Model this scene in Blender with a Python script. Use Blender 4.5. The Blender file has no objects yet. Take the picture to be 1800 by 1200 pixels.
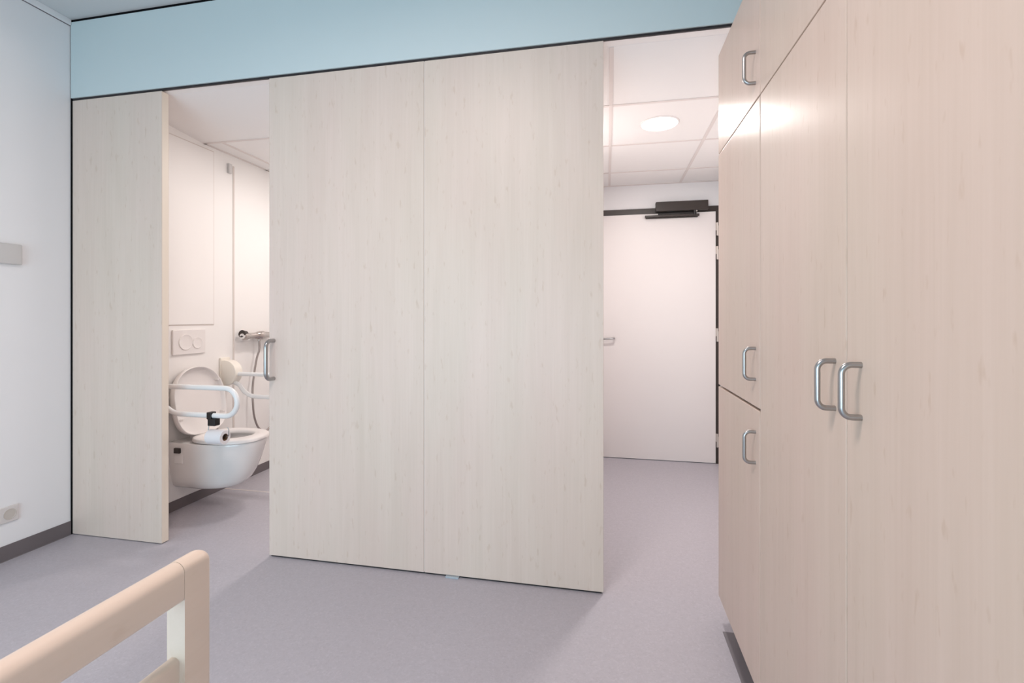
import bpy, bmesh, math
from mathutils import Vector, Matrix

scn = bpy.context.scene
COL = scn.collection
D = bpy.data
PI = math.pi

# ------------------------------------------------------------------ camera
cam_d = D.cameras.new('camera')
cam_d.sensor_width = 36.0
cam_d.lens = 831.0 / 1800.0 * 36.0
cam_d.shift_y = -43.0 / 1800.0
cam_d.clip_start = 0.02
cam = D.objects.new('camera', cam_d)
COL.objects.link(cam)
cam.location = (0, 0, 1.3)
cam.rotation_euler = (math.radians(90), 0, math.atan(167.0 / 831.0))
scn.camera = cam

# ------------------------------------------------------------------ view
vs = scn.view_settings
vs.view_transform = 'Standard'
vs.look = 'None'
vs.gamma = 1.0
vs.use_curve_mapping = False
vs.exposure = 0.08

# ------------------------------------------------------------------ world (daylight seen through the window)
w = D.worlds.new('world')
scn.world = w
w.use_nodes = True
bg = w.node_tree.nodes['Background']
bg.inputs[0].default_value = (0.70, 0.86, 1.0, 1)
bg.inputs[1].default_value = 1.0

# ------------------------------------------------------------------ lights
def area(name, loc, rot, size, size_y, power, color, shape='RECTANGLE', spread=180):
    l = D.lights.new(name, 'AREA')
    l.shape = shape
    l.size = size
    if shape in ('RECTANGLE', 'ELLIPSE'):
        l.size_y = size_y
    l.energy = power
    l.color = color
    l.spread = math.radians(spread)
    o = D.objects.new(name, l)
    COL.objects.link(o)
    o.location = loc
    o.rotation_euler = rot
    return o

DAY = (0.66, 0.89, 1.0)
LED = (1.0, 0.85, 0.80)
WARM = (1.0, 0.935, 0.895)
# daylight through the window behind the camera
area('window_daylight', (-1.25, -2.30, 1.05), (math.radians(68), 0, 0), 2.7, 1.5, 70, DAY)
# room ceiling lights
area('room_lamp', (-0.80, 0.45, 3.045), (0, 0, 0), 0.56, 0.56, 27, LED, 'RECTANGLE', 172)
# corridor and bathroom downlights
area('corridor_lamp', (0.322, 3.08, 2.497), (0, 0, 0), 0.20, 0.20, 17.5, WARM, 'DISK')
area('bathroom_lamp', (-1.80, 3.30, 2.535), (0, 0, 0), 0.20, 0.20, 11.5, WARM, 'DISK')
area('shower_lamp', (-1.9, 4.15, 2.535), (0, 0, 0), 0.20, 0.20, 5, WARM, 'DISK')

area('bath_fill_lamp', (-0.262, 3.0, 2.0), (0, math.radians(90), 0), 0.08, 0.6, 5, WARM)  # unseen fill lamp added to brighten the bathroom ceiling and walls

# ------------------------------------------------------------------ materials
def s2l(c):
    return tuple((x / 12.92 if x <= 0.04045 else ((x + 0.055) / 1.055) ** 2.4) for x in [v / 255.0 for v in c]) + (1,)

def mat(name, col, rough=0.5, metal=0.0, spec=0.5, bump=0.0, bscale=200, var=0.0, vscale=3.0, emit=None, es=0, coat=0):
    m = D.materials.new(name)
    m.use_nodes = True
    nt = m.node_tree
    b = nt.nodes['Principled BSDF']
    c = s2l(col)
    b.inputs['Base Color'].default_value = c
    b.inputs['Roughness'].default_value = rough
    b.inputs['Metallic'].default_value = metal
    b.inputs['Specular IOR Level'].default_value = spec
    b.inputs['Coat Weight'].default_value = coat
    b.inputs['Coat Roughness'].default_value = 0.08
    tc = nt.nodes.new('ShaderNodeTexCoord')
    if var > 0:
        n = nt.nodes.new('ShaderNodeTexNoise')
        n.inputs['Scale'].default_value = vscale
        n.inputs['Detail'].default_value = 3
        nt.links.new(tc.outputs['Object'], n.inputs['Vector'])
        r = nt.nodes.new('ShaderNodeMix')
        r.data_type = 'RGBA'
        r.inputs[6].default_value = tuple(x * (1 - var) for x in c[:3]) + (1,)
        r.inputs[7].default_value = tuple(min(1, x * (1 + var)) for x in c[:3]) + (1,)
        nt.links.new(n.outputs['Fac'], r.inputs[0])
        nt.links.new(r.outputs[2], b.inputs['Base Color'])
    if bump > 0:
        n2 = nt.nodes.new('ShaderNodeTexNoise')
        n2.inputs['Scale'].default_value = bscale
        nt.links.new(tc.outputs['Object'], n2.inputs['Vector'])
        bp = nt.nodes.new('ShaderNodeBump')
        bp.inputs['Strength'].default_value = bump
        bp.inputs['Distance'].default_value = 0.002
        nt.links.new(n2.outputs['Fac'], bp.inputs['Height'])
        nt.links.new(bp.outputs['Normal'], b.inputs['Normal'])
    if emit:
        b.inputs['Emission Color'].default_value = s2l(emit)
        b.inputs['Emission Strength'].default_value = es
    return m

def wood(name, base, rough=0.36, contrast=1.0, axis='Z', seed=0.0, board=0.21):
    """pale maple laminate: long vertical streaks, soft boards, small flecks"""
    m = D.materials.new(name)
    m.use_nodes = True
    nt = m.node_tree
    N, L = nt.nodes, nt.links
    b = N['Principled BSDF']
    b.inputs['Roughness'].default_value = rough
    b.inputs['Specular IOR Level'].default_value = 0.5
    tc = N.new('ShaderNodeTexCoord')
    def mapped(sx, sz, off=0.0):
        mp = N.new('ShaderNodeMapping')
        sc = [sx, sx, sx]
        sc['XYZ'.index(axis)] = sz
        mp.inputs['Scale'].default_value = sc
        mp.inputs['Location'].default_value = (off + seed, off + seed * 1.7, off * 0.3 + seed)
        L.new(tc.outputs['Object'], mp.inputs['Vector'])
        return mp
    def noise(mp, scale, detail, rough_=0.55, dist=0.0):
        n = N.new('ShaderNodeTexNoise')
        n.inputs['Scale'].default_value = scale
        n.inputs['Detail'].default_value = detail
        n.inputs['Roughness'].default_value = rough_
        n.inputs['Distortion'].default_value = dist
        L.new(mp.outputs[0], n.inputs['Vector'])
        return n
    fine = noise(mapped(110, 2.2), 1.0, 5, 0.6)
    mid = noise(mapped(14, 0.9, 3.1), 1.0, 4, 0.55, 0.6)
    big = noise(mapped(3.2, 0.8, 7.7), 1.0, 2, 0.5, 0.3)
    fleck = noise(mapped(60, 16, 5.3), 1.0, 2, 0.5)
    def mix(fac_node, a, c, out='Fac', lo=0.3, hi=0.7):
        mr = N.new('ShaderNodeMapRange')
        mr.inputs['From Min'].default_value = lo
        mr.inputs['From Max'].default_value = hi
        L.new(fac_node.outputs[out], mr.inputs['Value'])
        x = N.new('ShaderNodeMix')
        x.data_type = 'RGBA'
        x.blend_type = 'MULTIPLY'
        x.inputs[0].default_value = 1.0
        g = N.new('ShaderNodeMix')
        g.data_type = 'RGBA'
        g.inputs[6].default_value = a
        g.inputs[7].default_value = c
        L.new(mr.outputs[0], g.inputs[0])
        return g
    k = contrast
    def tint(r, g, bb):
        return (1 - (1 - r) * k, 1 - (1 - g) * k, 1 - (1 - bb) * k, 1)
    g1 = mix(fine, tint(0.955, 0.945, 0.93), (1, 1, 1, 1))
    g2 = mix(mid, tint(0.93, 0.925, 0.91), (1.0, 1.0, 1.0, 1))
    g3 = mix(big, tint(0.985, 0.94, 0.93), tint(0.955, 0.965, 0.93))
    g4 = mix(fleck, tint(0.90, 0.86, 0.82), (1, 1, 1, 1), lo=0.25, hi=0.36)
    cur = None
    basec = N.new('ShaderNodeRGB')
    basec.outputs[0].default_value = s2l(base)
    cur = basec.outputs[0]
    for g in (g1, g2, g3, g4):
        x = N.new('ShaderNodeMix')
        x.data_type = 'RGBA'
        x.blend_type = 'MULTIPLY'
        x.inputs[0].default_value = 1.0
        L.new(cur, x.inputs[6])
        L.new(g.outputs[2], x.inputs[7])
        cur = x.outputs[2]
    L.new(cur, b.inputs['Base Color'])
    bp = N.new('ShaderNodeBump')
    bp.inputs['Strength'].default_value = 0.08
    bp.inputs['Distance'].default_value = 0.001
    L.new(fine.outputs['Fac'], bp.inputs['Height'])
    L.new(bp.outputs['Normal'], b.inputs['Normal'])
    return m

def vinyl(name, base):
    m = D.materials.new(name)
    m.use_nodes = True
    nt = m.node_tree
    N, L = nt.nodes, nt.links
    b = N['Principled BSDF']
    b.inputs['Roughness'].default_value = 0.42
    b.inputs['Specular IOR Level'].default_value = 0.35
    tc = N.new('ShaderNodeTexCoord')
    vo = N.new('ShaderNodeTexVoronoi')
    vo.inputs['Scale'].default_value = 150
    L.new(tc.outputs['Object'], vo.inputs['Vector'])
    n1 = N.new('ShaderNodeTexNoise'); n1.inputs['Scale'].default_value = 420; n1.inputs['Detail'].default_value = 3
    L.new(tc.outputs['Object'], n1.inputs['Vector'])
    n2 = N.new('ShaderNodeTexNoise'); n2.inputs['Scale'].default_value = 45; n2.inputs['Detail'].default_value = 4
    L.new(tc.outputs['Object'], n2.inputs['Vector'])
    # scattered dark and light chips
    cr = N.new('ShaderNodeValToRGB')
    c = s2l(base)
    def sc(k): return tuple(min(1, x * k) for x in c[:3]) + (1,)
    e = cr.color_ramp.elements
    e[0].position = 0.0; e[0].color = sc(0.93)
    e[1].position = 0.14; e[1].color = sc(0.97)
    x1 = cr.color_ramp.elements.new(0.8); x1.color = sc(1.0)
    x2 = cr.color_ramp.elements.new(0.97); x2.color = sc(1.05)
    sep = N.new('ShaderNodeSeparateColor')
    L.new(vo.outputs['Color'], sep.inputs[0])
    L.new(sep.outputs[0], cr.inputs['Fac'])
    mx = N.new('ShaderNodeMix'); mx.data_type = 'RGBA'; mx.blend_type = 'MULTIPLY'; mx.inputs[0].default_value = 1
    r2 = N.new('ShaderNodeMapRange')
    r2.inputs['From Min'].default_value = 0.3; r2.inputs['From Max'].default_value = 0.7
    r2.inputs['To Min'].default_value = 0.965; r2.inputs['To Max'].default_value = 1.02
    L.new(n2.outputs['Fac'], r2.inputs['Value'])
    L.new(cr.outputs['Color'], mx.inputs[6]); L.new(r2.outputs[0], mx.inputs[7])
    mx2 = N.new('ShaderNodeMix'); mx2.data_type = 'RGBA'; mx2.blend_type = 'MULTIPLY'; mx2.inputs[0].default_value = 1
    r3 = N.new('ShaderNodeMapRange')
    r3.inputs['From Min'].default_value = 0.3; r3.inputs['From Max'].default_value = 0.7
    r3.inputs['To Min'].default_value = 0.95; r3.inputs['To Max'].default_value = 1.04
    L.new(n1.outputs['Fac'], r3.inputs['Value'])
    L.new(mx.outputs[2], mx2.inputs[6]); L.new(r3.outputs[0], mx2.inputs[7])
    L.new(mx2.outputs[2], b.inputs['Base Color'])
    return m

M = {}
M['floor'] = vinyl('vinyl_floor', (185, 180, 187))
M['white_wall'] = mat('white_paint', (245, 243, 244), 0.6, bump=0.05, bscale=350, var=0.01)
M['bath_wall'] = mat('white_panel', (248, 244, 241), 0.4, var=0.01)
M['blue'] = mat('pale_blue_paint', (208, 221, 223), 0.55, bump=0.04, bscale=350, var=0.015, vscale=1.2)
M['blue_bounce'] = mat('blue_bounce_paint', (140, 198, 212), 0.55, var=0.01)  # tint added to the unseen back wall for cool bounce and reflections
M['ceiling'] = mat('ceiling_paint', (214, 216, 217), 0.8, bump=0.1, bscale=400)
M['tile'] = mat('ceiling_tile', (248, 244, 242), 0.85, bump=0.15, bscale=300)
M['grid'] = mat('ceiling_grid_metal', (232, 223, 219), 0.5)
M['wood'] = wood('maple_laminate_doors', (230, 213, 203), 0.42, 0.8)
M['wood_cab'] = wood('maple_laminate_cabinet', (219, 199, 187), 0.30, 0.75, seed=4.2)
M['wood_cab'].node_tree.nodes['Principled BSDF'].inputs['Specular IOR Level'].default_value = 0.15
M['edge'] = mat('edge_banding', (236, 222, 206), 0.4)
M['beech'] = wood('beech_plastic', (228, 206, 190), 0.34, 0.45, axis='Y', seed=9.1)
M['beech'].node_tree.nodes['Principled BSDF'].inputs['Coat Weight'].default_value = 0.5
M['beech'].node_tree.nodes['Principled BSDF'].inputs['Coat Roughness'].default_value = 0.22
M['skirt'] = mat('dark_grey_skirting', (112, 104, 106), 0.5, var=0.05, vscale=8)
M['strip'] = mat('grey_floor_strip', (120, 114, 118), 0.45, var=0.03)
M['black'] = mat('black_metal', (52, 42, 38), 0.4)
M['track'] = mat('dark_track', (38, 32, 34), 0.5)
M['gap'] = mat('black_shadow_gap', (14, 14, 17), 0.8, spec=0.1)
M['white_door'] = mat('white_door', (238, 231, 229), 0.42, var=0.01)
M['steel'] = mat('brushed_steel', (172, 170, 170), 0.28, 1.0, bump=0.03, bscale=600)
M['hinge'] = mat('satin_nickel', (214, 205, 198), 0.35, 0.6)
M['chrome'] = mat('chrome', (196, 188, 184), 0.15, 1.0)
M['ceramic'] = mat('ceramic', (238, 234, 232), 0.12, spec=0.6, coat=0.3)
M['plastic'] = mat('white_plastic', (240, 234, 231), 0.28)
M['cream'] = mat('cream_plastic', (243, 236, 225), 0.35)
M['tube'] = mat('white_coated_tube', (238, 238, 238), 0.22)
M['blackp'] = mat('black_plastic', (22, 18, 18), 0.4)
M['paper'] = mat('toilet_paper', (236, 232, 234), 0.9, bump=0.3, bscale=300)
M['card'] = mat('cardboard', (120, 92, 72), 0.9)
M['hose'] = mat('ribbed_metal_hose', (168, 158, 154), 0.3, 0.7)
M['box'] = mat('grey_white_plastic', (214, 210, 208), 0.5)
M['socket'] = mat('socket_plastic', (224, 217, 214), 0.4)
M['socket_in'] = mat('socket_inner', (205, 196, 188), 0.45)
M['glow'] = mat('lamp_diffuser', (255, 255, 255), 0.5, emit=(255, 248, 244), es=4)
M['guide'] = mat('floor_guide_metal', (180, 190, 198), 0.5, 0.2)
M['line'] = mat('joint_sealant', (222, 212, 206), 0.6)

# ------------------------------------------------------------------ mesh helpers
def link(name, bm, m, parent=None, base=(0, 0, 0), smooth=False, angle=None):
    """links ONE mesh object; bm is in world coordinates, base is the thing's origin"""
    bmesh.ops.recalc_face_normals(bm, faces=bm.faces[:])
    if smooth:
        for f in bm.faces:
            f.smooth = True
    me = D.meshes.new(name)
    bm.to_mesh(me)
    bm.free()
    ms = m if isinstance(m, (list, tuple)) else [m]
    for x in ms:
        me.materials.append(x)
    me.transform(Matrix.Translation(-Vector(base)))
    if smooth:
        try:
            me.set_sharp_from_angle(angle=math.radians(angle or 40))
        except Exception:
            pass
    o = D.objects.new(name, me)
    COL.objects.link(o)
    if parent is not None:
        o.parent = parent
    else:
        o.location = base
    return o

def box(bm, x0, x1, y0, y1, z0, z1, bev=0.0, seg=2):
    r = bmesh.ops.create_cube(bm, size=1.0)
    vs_ = r['verts']
    for v in vs_:
        v.co = Vector(((x0 + x1) / 2 + v.co.x * (x1 - x0), (y0 + y1) / 2 + v.co.y * (y1 - y0), (z0 + z1) / 2 + v.co.z * (z1 - z0)))
    if bev > 0:
        es = list({e for v in vs_ for e in v.link_edges})
        bmesh.ops.bevel(bm, geom=es, offset=bev, segments=seg, affect='EDGES', profile=0.5, clamp_overlap=True)

def B(*a, **k):
    bm = bmesh.new()
    box(bm, *a, **k)
    return bm

def fillet(pts, r, n=8):
    """polyline with its inner corners rounded"""
    P = [Vector(p) for p in pts]
    out = [P[0]]
    for i in range(1, len(P) - 1):
        a, b_, c = P[i - 1], P[i], P[i + 1]
        u, v = (a - b_), (c - b_)
        lu, lv = u.length, v.length
        u.normalize(); v.normalize()
        ang = u.angle(v)
        if ang > PI - 0.02:
            out.append(b_); continue
        t = min(r / math.tan(ang / 2), lu * 0.49 if i > 1 else lu * 0.95, lv * 0.49 if i < len(P) - 2 else lv * 0.95)
        rr = t * math.tan(ang / 2)
        bis = (u + v).normalized()
        cen = b_ + bis * (rr / math.sin(ang / 2))
        s, e = b_ + u * t - cen, b_ + v * t - cen
        tot = s.angle(e)
        ax = s.cross(e).normalized()
        for k in range(n + 1):
            out.append(cen + Matrix.Rotation(tot * k / n, 3, ax) @ s)
    out.append(P[-1])
    return out

def spline(pts, n=10):
    P = [Vector(p) for p in pts]
    Q = [P[0] * 2 - P[1]] + P + [P[-1] * 2 - P[-2]]
    out = []
    for i in range(1, len(Q) - 2):
        p0, p1, p2, p3 = Q[i - 1:i + 3]
        for k in range(n):
            t = k / n
            out.append(0.5 * ((2 * p1) + (p2 - p0) * t + (2 * p0 - 5 * p1 + 4 * p2 - p3) * t * t + (3 * p1 - p0 - 3 * p2 + p3) * t ** 3))
    out.append(P[-1])
    return out

def tube(bm, pts, r, seg=16, cap=True, radii=None):
    P = [Vector(p) for p in pts]
    rings = []
    t = (P[1] - P[0]).normalized()
    up = Vector((0, 0, 1)) if abs(t.z) < 0.9 else Vector((1, 0, 0))
    nrm = (up - t * up.dot(t)).normalized()
    for i, p in enumerate(P):
        if i == 0: tt = (P[1] - P[0]).normalized()
        elif i == len(P) - 1: tt = (P[-1] - P[-2]).normalized()
        else: tt = ((P[i + 1] - p).normalized() + (p - P[i - 1]).normalized()).normalized()
        nrm = (nrm - tt * nrm.dot(tt)).normalized()
        bn = tt.cross(nrm)
        rr = radii[i] if radii else r
        rings.append([bm.verts.new(p + (nrm * math.cos(2 * PI * k / seg) + bn * math.sin(2 * PI * k / seg)) * rr) for k in range(seg)])
    for a, b_ in zip(rings, rings[1:]):
        for k in range(seg):
            bm.faces.new((a[k], a[(k + 1) % seg], b_[(k + 1) % seg], b_[k]))
    if cap:
        bm.faces.new(rings[0][::-1]); bm.faces.new(rings[-1])

def loft(bm, loops, cap0=True, cap1=True):
    R = [[bm.verts.new(p) for p in l] for l in loops]
    n = len(R[0])
    for a, b_ in zip(R, R[1:]):
        for k in range(n):
            bm.faces.new((a[k], a[(k + 1) % n], b_[(k + 1) % n], b_[k]))
    if cap0: bm.faces.new(R[0][::-1])
    if cap1: bm.faces.new(R[-1])

def empty(name, loc, label, cat, group=None):
    o = D.objects.new(name, None)
    o.empty_display_size = 0.1
    COL.objects.link(o)
    o.location = loc
    o['label'] = label
    o['category'] = cat
    if group: o['group'] = group
    return o

def tag(o, label, cat, group=None):
    o['label'] = label; o['category'] = cat
    if group: o['group'] = group
    return o

def struct(name, bm, m, parent=None, **k):
    o = link(name, bm, m, parent, **k)
    if parent is None: o['kind'] = 'structure'
    return o

def struct_empty(name, loc):
    o = D.objects.new(name, None)
    COL.objects.link(o)
    o.location = loc
    o['kind'] = 'structure'
    return o

# ------------------------------------------------------------------ key planes
XL = -3.147      # left wall
YP = 2.256       # front plane of the wood panels
ZH = 2.603       # underside of the header
ZC = 3.075       # room ceiling
XR = 1.085       # right wall of the room
YB = -2.40       # wall behind the camera
YD = 4.478       # wall with the entry door
ZK = 2.51        # corridor ceiling
XB = -2.85       # bathroom left wall
ZB = 2.55        # bathroom ceiling

# ------------------------------------------------------------------ room shell
struct('floor', B(XL - 0.1, XR + 0.1, YB - 0.1, 4.7, -0.05, 0.0), M['floor'])
struct('ceiling', B(XL - 0.1, XR + 0.1, YB - 0.1, YP + 0.02, ZC, ZC + 0.08), M['ceiling'])
struct('wall_left', B(XL - 0.1, XL, YB - 0.1, YP + 0.10, 0.0, ZC), M['white_wall'])
struct('wall_right', B(XR, XR + 0.1, YB - 0.1, YP + 0.08, 0.0, ZC), M['white_wall'])
struct('wall_front', B(XL + 0.005, XR, YP - 0.006, YP + 0.12, ZH + 0.004, ZC - 0.015, bev=0.001), M['blue'])
# dark shadow gap between header and ceiling and the sliding track under the header
struct('trim_1', B(XL + 0.002, XR, YP - 0.003, YP + 0.12, ZC - 0.015, ZC), M['gap'])
struct('trim_2', B(XL + 0.01, XR, YP + 0.002, YP + 0.012, ZH - 0.007, ZH + 0.004), M['track'])
struct('trim_9', B(XL + 0.01, XR, YP + 0.012, YP + 0.10, ZH - 0.001, ZH + 0.004), M['tile'])
# plaster profile under the ceiling along the left wall
struct('trim_3', B(XL, XL + 0.012, YB, YP - 0.007, ZC - 0.034, ZC, bev=0.002), M['white_wall'])
# dark shadow gap in the corner
struct('trim_4', B(XL, XL + 0.0075, YP - 0.003, YP + 0.06, 0.0, ZC - 0.015), M['gap'])
struct('trim_shade', B(XL, XL + 0.003, YB, YP - 0.007, ZC - 0.038, ZC - 0.034), M['skirt'])  # dark strip painting the shade line under the plaster profile
# back wall with its window
bm = bmesh.new()
wx0, wx1, wz0, wz1 = -2.65, 0.15, 0.2, 2.0
box(bm, XL, wx0, YB - 0.1, YB, 0, ZC)
box(bm, wx1, XR, YB - 0.1, YB, 0, ZC)
box(bm, wx0, wx1, YB - 0.1, YB, 0, wz0)
box(bm, wx0, wx1, YB - 0.1, YB, wz1, ZC)
struct('wall_back', bm, M['blue_bounce'])
win = struct_empty('window_1', ((wx0 + wx1) / 2, YB - 0.05, wz0))
bm = bmesh.new()
for a, b_, c, d in ((wx0, wx1, wz0, wz0 + 0.06), (wx0, wx1, wz1 - 0.06, wz1), (wx0, wx0 + 0.06, wz0, wz1), (wx1 - 0.06, wx1, wz0, wz1), (-1.28, -1.22, wz0, wz1)):
    box(bm, a, b_, YB - 0.08, YB - 0.03, c, d)
link('window_frame', bm, M['white_door'], win, win.location)

# skirting along the left wall
bm = B(XL, XL + 0.006, YB, YP - 0.004, 0.0, 0.082, bev=0.0015)
tube(bm, [(XL + 0.006, YB, 0.0), (XL + 0.006, YP - 0.004, 0.0)], 0.004, 8)
struct('baseboard_left', bm, M['skirt'])

# ------------------------------------------------------------------ bathroom and corridor shell
struct('wall_bathroom', B(XB - 0.1, XB, YP + 0.08, 4.6, 0.0, 2.66), M['bath_wall'])
struct('wall_rear', B(XB, -0.20, 4.5, 4.6, 0.0, ZB), M['bath_wall'])
struct('wall_partition', B(-0.20, -0.15, YP + 0.12, 4.58, 0.0, 2.64), M['white_wall'])
struct('wall_entry', B(-0.15, 1.15, YD, YD + 0.12, 2.288, ZK + 0.05), M['white_wall'])
struct('wall_corridor', B(1.02, 1.085, YP + 0.08, YD, 0.0, ZK), M['white_wall'])
# added sloped infill behind the track, angled to catch less blue window light
def slope_panel(x0, x1, ya, za, yb, zb):
    bm = bmesh.new()
    loft(bm, [[Vector((x, ya, za)), Vector((x, yb, zb)), Vector((x, yb, zb + 0.03)), Vector((x, ya, za + 0.03))] for x in (x0, x1)])
    return bm
struct('trim_5', slope_panel(XB, -0.20, YP + 0.070, ZH - 0.002, 2.893, ZB), M['tile'])
struct('trim_6', slope_panel(-0.15, 1.085, YP + 0.070, ZH - 0.002, 2.758, ZK), M['tile'])
struct('baseboard_bathroom', B(XB, XB + 0.006, YP + 0.09, 4.5, 0.0, 0.068, bev=0.0015), M['skirt'])
# suspended ceilings with their grids
cb = struct('ceiling_bathroom', B(XB - 0.1, -0.15, 2.893, 4.6, ZB, ZB + 0.05), M['tile'])
bm = bmesh.new()
box(bm, XB, -0.2, 2.893, 2.915, ZB - 0.003, ZB + 0.001)
box(bm, XB, -0.2, 3.52, 3.542, ZB - 0.003, ZB + 0.001)
box(bm, XB, -0.2, 4.14, 4.162, ZB - 0.003, ZB + 0.001)
box(bm, XB, XB + 0.022, 2.9, 4.5, ZB - 0.003, ZB + 0.001)
for gx in (-2.70, -2.08, -1.46, -0.84):
    box(bm, gx - 0.011, gx + 0.011, 2.9, 4.5, ZB - 0.0035, ZB + 0.001)
link('ceiling_grid', bm, M['grid'], cb)
ck = struct('ceiling_corridor', B(-0.2, 1.15, 2.758, YD + 0.05, ZK, ZK + 0.05), M['tile'])
bm = bmesh.new()
for gy in (2.768, 3.415, 4.058):
    box(bm, -0.15, 1.02, gy - 0.010, gy + 0.010, ZK - 0.003, ZK + 0.001)
box(bm, -0.15, 1.02, YD - 0.022, YD, ZK - 0.003, ZK + 0.001)
for gx in (0.022, 0.645):
    box(bm, gx - 0.010, gx + 0.010, 2.76, YD, ZK - 0.0035, ZK + 0.001)
loft(bm, [[Vector((x, YP + 0.072, ZH - 0.005)), Vector((x, 2.76, ZK - 0.0035)), Vector((x, 2.76, ZK + 0.001)), Vector((x, YP + 0.072, ZH + 0.001))] for x in (0.012, 0.032)])
link('ceiling_grid', bm, M['grid'], ck)

# vertical joint profile and panel joint in the bathroom wall
struct('trim_7', B(XB, XB + 0.004, 3.172, 3.186, 0.068, 2.47), M['line'])
# floor joint at the shower area
struct('trim_8', B(XB + 0.01, -0.2, 3.080, 3.090, 0.0, 0.0015), M['line'])

# recessed access panel above the flush plate
t = empty('access_panel', (XB, 2.80, 1.245), 'flush white wall panel above the round toilet flush buttons', 'panel')
link('panel', B(XB, XB + 0.006, 2.40, 2.985, 1.248, 2.515, bev=0.001), M['bath_wall'], t, t.location)
link('panel_frame', B(XB - 0.001, XB + 0.002, 2.39, 2.992, 1.240, 2.522), M['line'], t, t.location)
# little sensor high on the wall
tag(link('wall_sensor', B(XB, XB + 0.022, 3.115, 3.145, 2.40, 2.475, bev=0.004), M['box'], None, (XB, 3.13, 2.40)),
    'tiny grey sensor high on the bathroom wall near the ceiling', 'sensor')

# ------------------------------------------------------------------ ceiling lights
def downlight(x, y, z, label):
    t = empty('ceiling_downlight', (x, y, z), label, 'ceiling light', None)
    bm = bmesh.new()
    R0, R1, R2, n = 0.120, 0.113, 0.109, 48
    def ring(r, zz): return [Vector((x + r * math.cos(2 * PI * k / n), y + r * math.sin(2 * PI * k / n), zz)) for k in range(n)]
    loft(bm, [ring(R0, z), ring(R0, z - 0.003), ring(R1, z - 0.008), ring(R2, z - 0.006), ring(R2, z)], cap0=False, cap1=False)
    link('trim_ring', bm, M['plastic'], t, t.location, smooth=True)
    bm = bmesh.new()
    loft(bm, [ring(R2, z - 0.001), ring(R2, z - 0.0055)], cap0=True, cap1=True)
    link('diffuser', bm, M['glow'], t, t.location)
    return t
downlight(0.322, 3.08, ZK, 'round recessed LED downlight glowing in the corridor ceiling before the white entry door')
downlight(-1.80, 3.30, ZB, 'round recessed downlight over the middle of the bathroom')
downlight(-1.9, 4.15, ZB, 'round recessed downlight over the shower corner of the bathroom')
t = empty('bath_fill_fixture', (-0.20, 3.0, 1.95), 'added slim white fill lamp, out of view on the bathroom partition', 'wall lamp')  # invented housing for the bathroom fill lamp
link('body', B(-0.255, -0.20, 2.68, 3.32, 1.955, 2.045, bev=0.004), M['plastic'], t, t.location)
link('diffuser', B(-0.259, -0.254, 2.70, 3.30, 1.965, 2.035), M['glow'], t, t.location)
t = empty('ceiling_panel_light', (-0.80, 0.45, ZC), 'square white LED panel light in the bedroom ceiling', 'ceiling light')
bm = bmesh.new()
for a in ((-1.10, -1.08, 0.15, 0.75), (-0.52, -0.50, 0.15, 0.75), (-1.08, -0.52, 0.15, 0.17), (-1.08, -0.52, 0.73, 0.75)):
    box(bm, *a, ZC - 0.022, ZC)
link('frame', bm, M['plastic'], t, t.location)
link('diffuser', B(-1.08, -0.52, 0.17, 0.73, ZC - 0.018, ZC), M['glow'], t, t.location)

# ------------------------------------------------------------------ D handles
def d_handle(parent, base, at, out, cc, stand, r, bend):
    """at: centre on the surface, out: unit vector away from it; vertical bar"""
    a = Vector(at); o = Vector(out)
    up = Vector((0, 0, 1))
    pts = [a + up * cc / 2 - o * 0.002, a + up * cc / 2 + o * stand, a - up * cc / 2 + o * stand, a - up * cc / 2 - o * 0.002]
    bm = bmesh.new()
    tube(bm, fillet(pts, bend, 10), r, 20)
    h = link('handle', bm, M['steel'], parent, base, smooth=True)
    return h

# ------------------------------------------------------------------ wood panels
fp = empty('wood_panel', (-2.82, YP, 0), 'narrow fixed maple panel in the corner, left of the open bathroom doorway', 'panel')
link('panel', B(XL + 0.009, -2.4985, YP + 0.001, YP + 0.046, 0.004, ZH - 0.009, bev=0.0015), M['wood'], fp, fp.location)
link('edge_band', B(-2.4990, -2.4975, YP + 0.004, YP + 0.043, 0.006, ZH - 0.011), M['edge'], fp, fp.location)

sd = struct_empty('door_1', (-0.905, YP, 0))
sd['label'] = 'wide maple sliding door of two joined panels between the two openings'
link('door_panel', B(-1.797, -0.9088, YP, YP + 0.04, 0.010, ZH - 0.009, bev=0.0012), M['wood'], sd, sd.location)
link('door_panel', B(-0.9052, -0.0165, YP, YP + 0.04, 0.010, ZH - 0.009, bev=0.0012), M['wood'], sd, sd.location)
link('joint_strip', B(-0.9088, -0.9052, YP + 0.003, YP + 0.03, 0.012, ZH - 0.011), M['line'], sd, sd.location)
link('bottom_rail', B(-1.79, -0.025, YP + 0.008, YP + 0.034, 0.001, 0.012), M['track'], sd, sd.location)
d_handle(sd, sd.location, (-1.769, YP, 1.070), (0, -1, 0), 0.205, 0.062, 0.0105, 0.035)
tag(link('floor_guide', B(-0.790, -0.722, YP - 0.012, YP + 0.005, 0.0, 0.008, bev=0.001), M['guide'], None, (-0.755, YP, 0)),
    'small metal floor guide under the wide sliding door', 'door guide')

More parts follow.
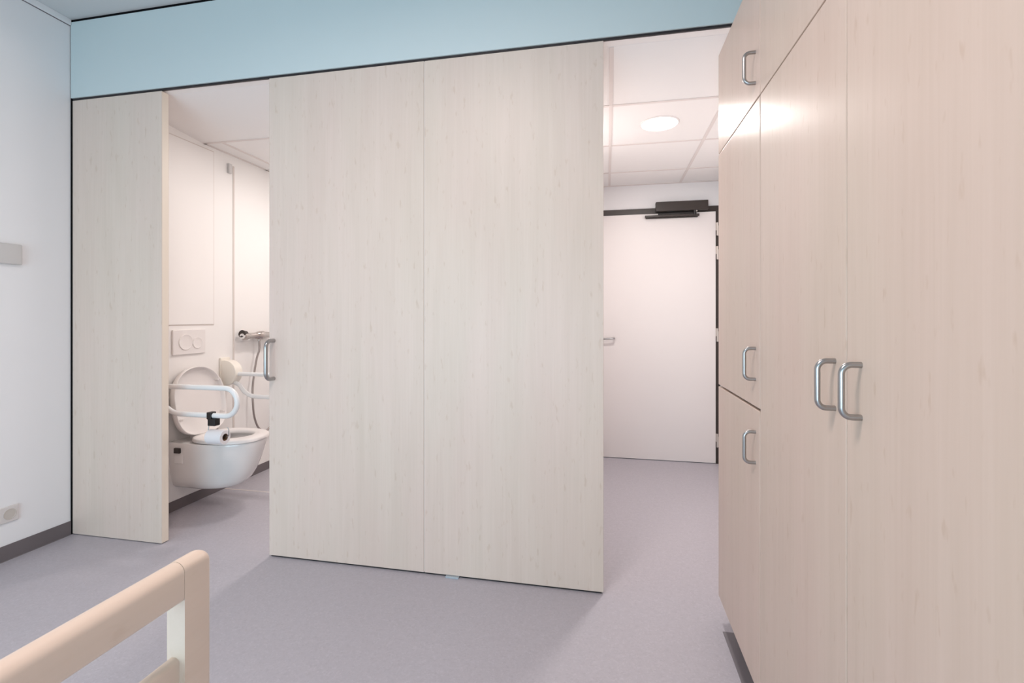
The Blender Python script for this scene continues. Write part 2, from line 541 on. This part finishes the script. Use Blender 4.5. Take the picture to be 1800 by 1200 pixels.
# ------------------------------------------------------------------ entry door
ed = struct_empty('door_2', (0.42, YD, 0))
ed['label'] = 'white entry door with black frame at the end of the corridor'
yl = YD - 0.018
link('door_leaf', B(-0.112, 0.944, yl, yl + 0.05, 0.006, 2.236, bev=0.002), M['white_door'], ed, ed.location)
bm = bmesh.new()
box(bm, 0.946, 0.984, YD - 0.012, YD + 0.05, 0, 2.288)
box(bm, -0.150, -0.114, YD - 0.012, YD + 0.05, 0, 2.288)
box(bm, -0.114, 0.946, YD - 0.012, YD + 0.05, 2.238, 2.288)
link('door_frame', bm, M['black'], ed, ed.location)
struct('wall_jamb', B(0.985, 1.02, YD - 0.0, YD + 0.05, 0, 2.288), M['white_wall'])
for z0, z1 in ((2.02, 2.135), (1.81, 1.925), (1.083, 1.2), (0.15, 0.268)):
    bm = bmesh.new()
    tube(bm, [(0.9555, yl - 0.010, z0), (0.9555, yl - 0.010, z1)], 0.0065, 12)
    box(bm, 0.943, 0.953, yl - 0.003, yl + 0.001, z0 + 0.048, z1)
    box(bm, 0.957, 0.972, yl - 0.002, YD, z0, z0 + 0.09)
    link('hinge', bm, M['hinge'], ed, ed.location, smooth=True)
# lever with its rose
bm = bmesh.new()
tube(bm, [(-0.055, yl, 1.10), (-0.055, yl - 0.008, 1.10)], 0.026, 24)
tube(bm, fillet([(-0.055, yl, 1.10), (-0.055, yl - 0.055, 1.10), (0.066, yl - 0.055, 1.105), (0.066, yl - 0.012, 1.105)], 0.014, 6), 0.0085, 14)
link('lever_handle', bm, M['steel'], ed, ed.location, smooth=True)
dc = link('door_closer', B(0.430, 0.872, YD - 0.072, YD - 0.008, 2.246, 2.330, bev=0.003), M['black'], ed, ed.location)
bm = bmesh.new()
box(bm, 0.335, 0.800, yl - 0.045, yl - 0.022, 2.196, 2.214, bev=0.002)
box(bm, 0.345, 0.790, yl - 0.022, yl + 0.001, 2.190, 2.216)
link('slide_rail', bm, M['black'], ed, ed.location)
bm = bmesh.new()
tube(bm, [(0.762, YD - 0.055, 2.25), (0.762, YD - 0.055, 2.205)], 0.013, 16)
box(bm, 0.45, 0.768, YD - 0.060, YD - 0.048, 2.217, 2.229, bev=0.002)
link('closer_arm', bm, M['blackp'], ed, ed.location)
tag_sc = bmesh.new()
tube(tag_sc, [(0.775, YD - 0.070, 2.236), (0.775, YD - 0.076, 2.236)], 0.006, 12)
link('screw', tag_sc, M['hinge'], ed, ed.location)

# ------------------------------------------------------------------ cabinets along the right
XF = 0.473       # door fronts
DT = 0.019
XC = 1.083
YA1, YA0 = 2.183, 1.6165
YB1, YM, YB0 = 1.6135, 1.0665, 0.519
G = 0.0015

def carcass(t, y0, y1, z0, z1):
    bm = bmesh.new()
    xf = XF + DT + 0.002
    th = 0.018
    box(bm, xf, XC, y0 + 0.0008, y0 + th, z0, z1)
    box(bm, xf, XC, y1 - th, y1 - 0.0008, z0, z1)
    box(bm, xf, XC, y0 + th, y1 - th, z1 - th, z1)
    box(bm, xf, XC, y0 + th, y1 - th, z0, z0 + th)
    box(bm, XC - 0.008, XC, y0 + th, y1 - th, z0 + th, z1 - th)
    link('carcass', bm, M['wood_cab'], t, t.location)

def cdoor(t, y0, y1, z0, z1, hy, hz, seed=0):
    d = link('door', B(XF, XF + DT, y0 + G, y1 - G, z0 + G, z1 - G, bev=0.0022), M['wood_cab'], t, t.location)
    if hy is not None:
        d_handle(d, t.location, (XF, hy, hz), (-1, 0, 0), 0.100, 0.034, 0.0058, 0.018)
    return d

t = empty('storage_cabinet', (0.78, 1.9, 0), 'narrow tall maple cabinet with two stacked doors beside the corridor opening', 'cabinet')
carcass(t, YA0, YA1, 0.096, 2.0)
link('shelf', B(XF + DT + 0.003, XC - 0.01, YA0 + 0.019, YA1 - 0.019, 0.990, 1.020), M['wood_cab'], t, t.location)
cdoor(t, YA0, YA1, 1.0075, 2.0, 1.662, 1.148)
cdoor(t, YA0, YA1, 0.096, 1.0025, 1.662, 0.877)
link('plinth', B(0.53, XC, YA0 + 0.001, 2.085, 0.0, 0.095), M['skirt'], t, t.location)
link('plinth_base', B(0.4685, 0.53, YA0 + 0.001, 2.085, 0.0, 0.0025), M['strip'], t, t.location)

t = empty('top_cabinet', (0.78, 1.9, 2.0), 'narrow maple top cabinet with a handle, above the two stacked cabinet doors', 'cabinet')
carcass(t, YA0, YA1, 2.0015, 2.43)
cdoor(t, YA0, YA1, 2.0015, 2.432, 1.662, 2.110)

t = empty('wardrobe', (0.78, 1.066, 0), 'wide maple wardrobe with two full-height doors and a pair of side by side handles', 'wardrobe')
carcass(t, YB0, YB1, 0.096, 2.0)
link('divider', B(XF + DT + 0.003, XC - 0.01, YM - 0.009, YM + 0.009, 0.115, 1.981), M['wood_cab'], t, t.location)
cdoor(t, YM, YB1, 0.096, 2.0, 1.115, 1.157)
cdoor(t, YB0, YM, 0.096, 2.0, 1.010, 1.159)
link('plinth', B(0.53, XC, YB0, YB1, 0.0, 0.095), M['skirt'], t, t.location)
link('plinth_base', B(0.4685, 0.53, YB0, YB1, 0.0, 0.0025), M['strip'], t, t.location)

t = empty('top_cabinet', (0.78, 1.066, 2.0), 'wide maple top cabinet above the two-door wardrobe', 'cabinet')
carcass(t, YB0, YB1, 2.0015, 2.43)
cdoor(t, YM, YB1, 2.0015, 2.432, 1.115, 2.11 + 0.12)
cdoor(t, YB0, YM, 2.0015, 2.432, 1.010, 2.11 + 0.12)

# ------------------------------------------------------------------ bed end in the foreground
t = empty('bed_footboard', (-0.664, 0.15, 0), 'pale beech bed end with rounded top rail and post at lower left', 'bed end')
bx0, bx1 = -0.673, -0.640
by0, by1, bp = -0.36, 0.672, 0.617
def rrect(cx, cz, hw, hh, rt, rb, n=6):
    """rounded rectangle (across, up) with separate top and bottom radii"""
    out = []
    for (sx, sz, r, a0) in ((1, 1, rt, 0), (-1, 1, rt, 90), (-1, -1, rb, 180), (1, -1, rb, 270)):
        for k in range(n + 1):
            a = math.radians(a0 + 90 * k / n)
            out.append((cx + sx * (hw - r) + r * math.cos(a), cz + sz * (hh - r) + r * math.sin(a)))
    return out
cx = (bx0 + bx1) / 2
hw = (bx1 - bx0) / 2
bm = bmesh.new()
prof = rrect(cx, 0.8900, hw, 0.0295, 0.0160, 0.006)
loft(bm, [[(x, y, z) for x, z in prof] for y in (by0 + 0.054, bp - 0.0006)])
link('top_rail', bm, M['beech'], t, t.location, smooth=True)
def post(y_in, y_out):
    """post whose head rounds over into the rail"""
    s = 1 if y_out > y_in else -1
    bm = bmesh.new()
    hh = 0.0235
    L_ = []
    # head: starts at rail joint, sweeps around the outer top corner, then runs down
    R = 0.020
    yo = y_out
    path = []
    n = 8
    # outer profile as polygon in (y,z) extruded over x with rounded edges
    poly = [(y_in, 0.02), (yo, 0.02)]
    for k in range(n + 1):
        a = math.radians(90 * k / n)
        poly.append((yo - s * (R - R * math.cos(a)), 0.9195 - R + R * math.sin(a)))
    poly.append((y_in, 0.9195))
    f = bm.faces.new([bm.verts.new((bx0, y, z)) for y, z in poly])
    r = bmesh.ops.extrude_face_region(bm, geom=[f])
    for v in r['geom']:
        if isinstance(v, bmesh.types.BMVert):
            v.co.x = bx1
    es = [e for e in bm.edges if abs(e.verts[0].co.x - e.verts[1].co.x) < 1e-6
          and not (abs(e.verts[0].co.y - y_in) < 1e-5 and abs(e.verts[1].co.y - y_in) < 1e-5)
          and not (e.verts[0].co.z < 0.03 and e.verts[1].co.z < 0.03)]
    bmesh.ops.bevel(bm, geom=es, offset=0.0145, segments=6, affect='EDGES', profile=0.5, clamp_overlap=True)
    return bm
link('post', post(bp, by1), M['beech'], t, t.location, smooth=True, angle=50)
link('post', post(by0 + 0.053, by0), M['beech'], t, t.location, smooth=True, angle=50)
bm = bmesh.new()
prof = rrect(-0.660, 0.517, 0.010, 0.254, 0.008, 0.004)
loft(bm, [[(x, y, z) for x, z in prof] for y in (by0 + 0.052, bp + 0.004)])
link('infill_panel', bm, M['beech'], t, t.location, smooth=True)
for yy in (by0 + 0.026, by1 - 0.026):
    bm = bmesh.new()
    tube(bm, [(cx, yy, 0.0), (cx, yy, 0.022)], 0.016, 16)
    link('foot_cap', bm, M['blackp'], t, t.location, smooth=True)

# ------------------------------------------------------------------ items on the left wall
tag(link('wall_alarm_box', B(XL, XL + 0.026, 1.80, 2.001, 1.583, 1.692, bev=0.006, seg=3), M['box'], None, (XL, 1.9, 1.583), smooth=True),
    'small rounded pale grey box on the left wall at eye level', 'wall box')
t = empty('wall_socket', (XL, 1.92, 0.2), 'white double power socket low on the left wall', 'power socket')
link('cover_plate', B(XL, XL + 0.011, 1.838, 1.992, 0.203, 0.287, bev=0.003), M['socket'], t, t.location)
for yc in (1.877, 1.953):
    bm = bmesh.new()
    n = 32
    def ring(r, x): return [Vector((x, yc + r * math.cos(2 * PI * k / n), 0.245 + r * math.sin(2 * PI * k / n))) for k in range(n)]
    loft(bm, [ring(0.0285, XL + 0.0112), ring(0.0285, XL + 0.0128), ring(0.0255, XL + 0.0128), ring(0.0245, XL + 0.0118), ring(0.0243, XL + 0.0116)], cap0=False, cap1=True)
    for dz in (-0.0095, 0.0095):
        tube(bm, [(XL + 0.0105, yc + dz, 0.245), (XL + 0.0118, yc + dz, 0.245)], 0.0025, 8)
    link('socket_insert', bm, M['socket_in'], t, t.location, smooth=True)

# ------------------------------------------------------------------ toilet
TY = 2.795
def dshape(z, xb, xf, hwid, n=40, p=2.3):
    """plan outline: straight back at xb, rounded (superellipse) front reaching xf"""
    out = []
    L_ = xf - xb
    xs = xb + L_ * 0.42
    for k in range(n + 1):
        a = -PI / 2 + PI * k / n
        ca, sa = math.cos(a), math.sin(a)
        out.append(Vector((xs + (xf - xs) * abs(ca) ** (2 / p), TY + hwid * math.copysign(abs(sa) ** (2 / p), sa), z)))
    out.append(Vector((xb, TY + hwid * 0.94, z)))
    out.append(Vector((xb, TY - hwid * 0.94, z)))
    return out
t = empty('toilet', (XB, TY, 0.13), 'white wall-hung toilet with its lid raised, seen through the doorway', 'toilet')
bm = bmesh.new()
prof = [(0.155, -2.52, 0.100), (0.160, -2.47, 0.128), (0.175, -2.43, 0.145), (0.21, -2.395, 0.158), (0.26, -2.362, 0.168), (0.32, -2.335, 0.175), (0.38, -2.313, 0.181), (0.43, -2.297, 0.185), (0.462, -2.288, 0.187), (0.470, -2.291, 0.184)]
loops = [dshape(z, XB, xf, hw_) for z, xf, hw_ in prof]
# rim and inner basin
loops += [dshape(0.470, -2.72, -2.335, 0.140), dshape(0.40, -2.70, -2.36, 0.118), dshape(0.30, -2.66, -2.42, 0.08), dshape(0.24, -2.62, -2.48, 0.04)]
loft(bm, loops)
link('bowl', bm, M['ceramic'], t, t.location, smooth=True, angle=60)
# recessed fixing on the near side
bm = bmesh.new()
box(bm, -2.80, -2.735, TY - 0.178, TY - 0.160, 0.335, 0.45, bev=0.003)
link('side_recess', bm, M['ceramic'], t, t.location)
bm = bmesh.new()
box(bm, -2.790, -2.745, TY - 0.192, TY - 0.175, 0.405, 0.440, bev=0.004)
link('fixing_bolt', bm, M['black'], t, t.location)
# seat ring
def oval(z, xb, xf, hwid, n=56):
    out = []
    xs = (xb + xf) / 2
    for k in range(n):
        a = 2 * PI * k / n
        ca, sa = math.cos(a), math.sin(a)
        p = 2.25 if ca > 0 else 2.7
        out.append(Vector((xs + (xf - xs) * math.copysign(abs(ca) ** (2 / p), ca), TY + hwid * math.copysign(abs(sa) ** (2 / p), sa), z)))
    return out
bm = bmesh.new()
ls = [oval(0.478, -2.745, -2.276, 0.188), oval(0.474, -2.742, -2.282, 0.182), oval(0.474, -2.66, -2.37, 0.115),
      oval(0.480, -2.655, -2.375, 0.110), oval(0.498, -2.660, -2.372, 0.113), oval(0.503, -2.672, -2.360, 0.124), oval(0.505, -2.70, -2.325, 0.152), oval(0.500, -2.735, -2.285, 0.180), oval(0.494, -2.744, -2.277, 0.187), oval(0.478, -2.745, -2.276, 0.188)]
loft(bm, ls, False, False)
bmesh.ops.remove_doubles(bm, verts=bm.verts[:], dist=1e-5)
link('seat', bm, M['plastic'], t, t.location, smooth=True, angle=60)
# raised lid, a shallow dish leaning back
def lid_loop(s, hscale, depth, n=56):
    out = []
    h = 0.462
    tilt = math.radians(9)
    for k in range(n):
        a = 2 * PI * k / n
        ca, sa = math.cos(a), math.sin(a)
        p = 2.2 if sa > 0 else 3.0
        u = -0.008 + 0.208 * s * math.copysign(abs(ca) ** (2 / p), ca)
        v = h / 2 + (h / 2 * hscale) * math.copysign(abs(sa) ** (2 / p), sa)
        out.append(Vector((-2.725 - v * math.sin(tilt) + depth * math.cos(tilt), TY + u, 0.500 + v * math.cos(tilt) + depth * math.sin(tilt))))
    return out
bm = bmesh.new()
loft(bm, [lid_loop(0.90, 0.92, -0.034), lid_loop(0.985, 0.985, -0.028), lid_loop(1.0, 1.0, -0.008), lid_loop(1.0, 1.0, 0.010), lid_loop(0.985, 0.988, 0.012),
          lid_loop(0.955, 0.962, 0.008), lid_loop(0.93, 0.94, -0.010), lid_loop(0.88, 0.90, -0.020), lid_loop(0.5, 0.5, -0.022)])
ld = link('lid', bm, M['plastic'], t, t.location, smooth=True, angle=70)
for (uu, vv) in ((0.155, 0.35), (0.165, 0.12), (-0.155, 0.35), (-0.165, 0.12)):
    bm = bmesh.new()
    px, pz = -2.725 - vv * math.sin(0.157) - 0.018, 0.5 + vv * math.cos(0.157)
    tube(bm, [(px, TY + uu, pz), (px + 0.026, TY + uu, pz + 0.003)], 0.007, 12)
    link('lid_buffer', bm, M['plastic'], ld, t.location, smooth=True)
for sy in (-0.085, 0.085):
    bm = bmesh.new()
    tube(bm, [(-2.735, TY + sy - 0.02, 0.496), (-2.735, TY + sy + 0.02, 0.496)], 0.013, 16)
    tube(bm, [(-2.735, TY + sy, 0.468), (-2.735, TY + sy, 0.498)], 0.011, 16)
    link('hinge', bm, M['steel'], t, t.location, smooth=True)

# flush plate
t = empty('flush_plate', (XB, 2.775, 1.04), 'white flush plate with two round buttons on the wall above the toilet', 'flush plate')
link('plate', B(XB, XB + 0.013, 2.645, 2.905, 1.043, 1.212, bev=0.003), M['plastic'], t, t.location)
def button(yc, zc, r):
    bm = bmesh.new()
    n = 40
    def ring(rr, x): return [Vector((x, yc + rr * math.cos(2 * PI * k / n), zc + rr * math.sin(2 * PI * k / n))) for k in range(n)]
    loft(bm, [ring(r, XB + 0.0125), ring(r, XB + 0.0165), ring(r - 0.002, XB + 0.018), ring(r - 0.006, XB + 0.0165), ring(r * 0.4, XB + 0.0155)], cap0=False)
    link('button', bm, M['plastic'], t, t.location, smooth=True, angle=30)
button(2.742, 1.128, 0.054)
button(2.836, 1.119, 0.040)

# ------------------------------------------------------------------ fold-down support rails
def support_rail(y, label):
    t = empty('support_rail', (XB, y, 0.78), label, 'grab rail', 'fold-down rails beside the toilet')
    z_up, z_lo, xe = 0.872, 0.705, -2.165
    r = 0.0155
    rad = (z_up - z_lo) / 2
    # hub: wall plate with half-round cover
    bm = bmesh.new()
    box(bm, XB, XB + 0.016, y - 0.045, y + 0.045, 0.765, 0.995, bev=0.006)
    link('wall_plate', bm, M['cream'], t, t.location)
    bm = bmesh.new()
    n = 24
    def half(yy, R):
        o = [Vector((XB + 0.014, yy, 0.88 - R))]
        for k in range(n + 1):
            a = -PI / 2 + PI * k / n
            o.append(Vector((XB + 0.04 + R * math.cos(a), yy, 0.88 + R * math.sin(a))))
        o.append(Vector((XB + 0.014, yy, 0.88 + R)))
        return o
    loft(bm, [half(y - 0.038, 0.088), half(y - 0.034, 0.094), half(y + 0.034, 0.094), half(y + 0.038, 0.088)])
    link('hinge_cover', bm, M['cream'], t, t.location, smooth=True, angle=35)
    bm = bmesh.new()
    pts = [Vector((XB + 0.09, y, z_up)), Vector((xe - rad, y, z_up))]
    for k in range(1, 17):
        a = PI / 2 - PI * k / 16
        pts.append(Vector((xe - rad + rad * math.cos(a), y, (z_up + z_lo) / 2 + rad * math.sin(a))))
    pts += spline([(-2.50, y, z_lo), (-2.60, y, z_lo + 0.004), (-2.668, y, z_lo + 0.035), (-2.715, y, z_lo + 0.085), (-2.77, y, z_lo + 0.105)], 6)
    tube(bm, pts, r, 20)
    link('bar', bm, M['tube'], t, t.location, smooth=True, angle=60)
    return t
RY = 2.445
near_rail = support_rail(RY, 'white looped support rail on the near side of the toilet, carrying the paper roll')
support_rail(3.085, 'white support rail on the far side of the toilet with cream wall hinge')

# toilet paper holder and roll hanging from the near rail
bm = bmesh.new()
box(bm, -2.362, -2.330, RY - 0.021, RY + 0.021, 0.684, 0.727, bev=0.004)
box(bm, -2.352, -2.300, RY - 0.024, RY + 0.018, 0.646, 0.690, bev=0.004)
hold = link('paper_holder', bm, M['blackp'], near_rail, near_rail.location)
bm = bmesh.new()
tube(bm, fillet([(-2.352, RY - 0.01, 0.67), (-2.352, RY - 0.02, 0.590), (-2.205, RY - 0.02, 0.590), (-2.205, RY - 0.02, 0.630), (-2.215, RY - 0.02, 0.645)], 0.01, 5), 0.0028, 10)
link('wire', bm, M['steel'], hold, near_rail.location, smooth=True)
t = empty('toilet_paper_roll', (-2.285, RY - 0.02, 0.540), 'white toilet paper roll hanging beneath the near support rail', 'toilet paper')
n = 40
def rl(x, r): return [Vector((x + 0.020, RY - 0.02 + r * math.cos(2 * PI * k / n), 0.584 + r * math.sin(2 * PI * k / n))) for k in range(n)]
bm = bmesh.new()
loft(bm, [rl(-2.250, 0.0215), rl(-2.250, 0.040), rl(-2.252, 0.042), rl(-2.356, 0.042), rl(-2.358, 0.040), rl(-2.358, 0.0215), rl(-2.250, 0.0215)], False, False)
bmesh.ops.remove_doubles(bm, verts=bm.verts[:], dist=1e-5)
link('paper', bm, M['paper'], t, t.location, smooth=True, angle=40)
bm = bmesh.new()
loft(bm, [rl(-2.2505, 0.0212), rl(-2.3575, 0.0212), rl(-2.3575, 0.0195), rl(-2.2505, 0.0195), rl(-2.2505, 0.0212)], False, False)
bmesh.ops.remove_doubles(bm, verts=bm.verts[:], dist=1e-5)
link('cardboard_core', bm, M['card'], t, t.location, smooth=True, angle=40)

# ------------------------------------------------------------------ shower mixer and hose
t = empty('shower_mixer', (XB, 3.37, 1.12), 'chrome thermostatic shower mixer on the bathroom wall beyond the toilet', 'shower mixer')
mx_, mz = XB + 0.060, 1.150
bm = bmesh.new()
ys = [3.21, 3.215, 3.25, 3.258, 3.27, 3.34, 3.36, 3.39, 3.42, 3.44, 3.5, 3.515, 3.522, 3.56, 3.565]
rs = [0.024, 0.029, 0.030, 0.026, 0.024, 0.024, 0.030, 0.036, 0.036, 0.030, 0.024, 0.026, 0.030, 0.030, 0.024]
tube(bm, [(mx_, y, mz) for y in ys], 0.02, 24, radii=rs)
for y in (3.295, 3.475):
    tube(bm, [(XB + 0.001, y, mz), (XB + 0.012, y, mz), (XB + 0.0121, y, mz), (mx_, y, mz)], 0.016, 20, radii=[0.032, 0.030, 0.015, 0.015])
tube(bm, [(mx_, 3.385, mz - 0.02), (mx_, 3.385, mz - 0.045)], 0.011, 14)
link('mixer_body', bm, M['chrome'], t, t.location, smooth=True, angle=35)
bm = bmesh.new()
tube(bm, [(mx_, 3.209, mz), (mx_, 3.198, mz)], 0.021, 20)
kb = link('temperature_knob', bm, M['plastic'], t, t.location, smooth=True)
bm = bmesh.new()
tube(bm, [(mx_, 3.199, mz), (mx_, 3.196, mz)], 0.0055, 12)
link('knob_dot', bm, M['blackp'], kb, t.location)
bm = bmesh.new()
tube(bm, [(mx_ - 0.006, 3.24, mz + 0.012), (mx_ - 0.006, 3.202, mz + 0.020)], 0.029, 20)
link('knob_collar', bm, M['black'], kb, t.location, smooth=True)
bm = bmesh.new()
pts = spline([(mx_, 3.385, mz - 0.046), (mx_, 3.385, mz - 0.12), (mx_ - 0.01, 3.365, 0.95), (mx_ - 0.01, 3.325, 0.75), (mx_, 3.315, 0.60), (mx_, 3.335, 0.48), (mx_, 3.39, 0.385), (mx_, 3.49, 0.36), (mx_, 3.6, 0.50), (mx_, 3.64, 0.9), (mx_, 3.64, 1.5), (mx_ + 0.01, 3.64, 1.86)], 12)
tube(bm, pts, 0.0078, 12)
link('hose', bm, M['hose'], t, t.location, smooth=True)
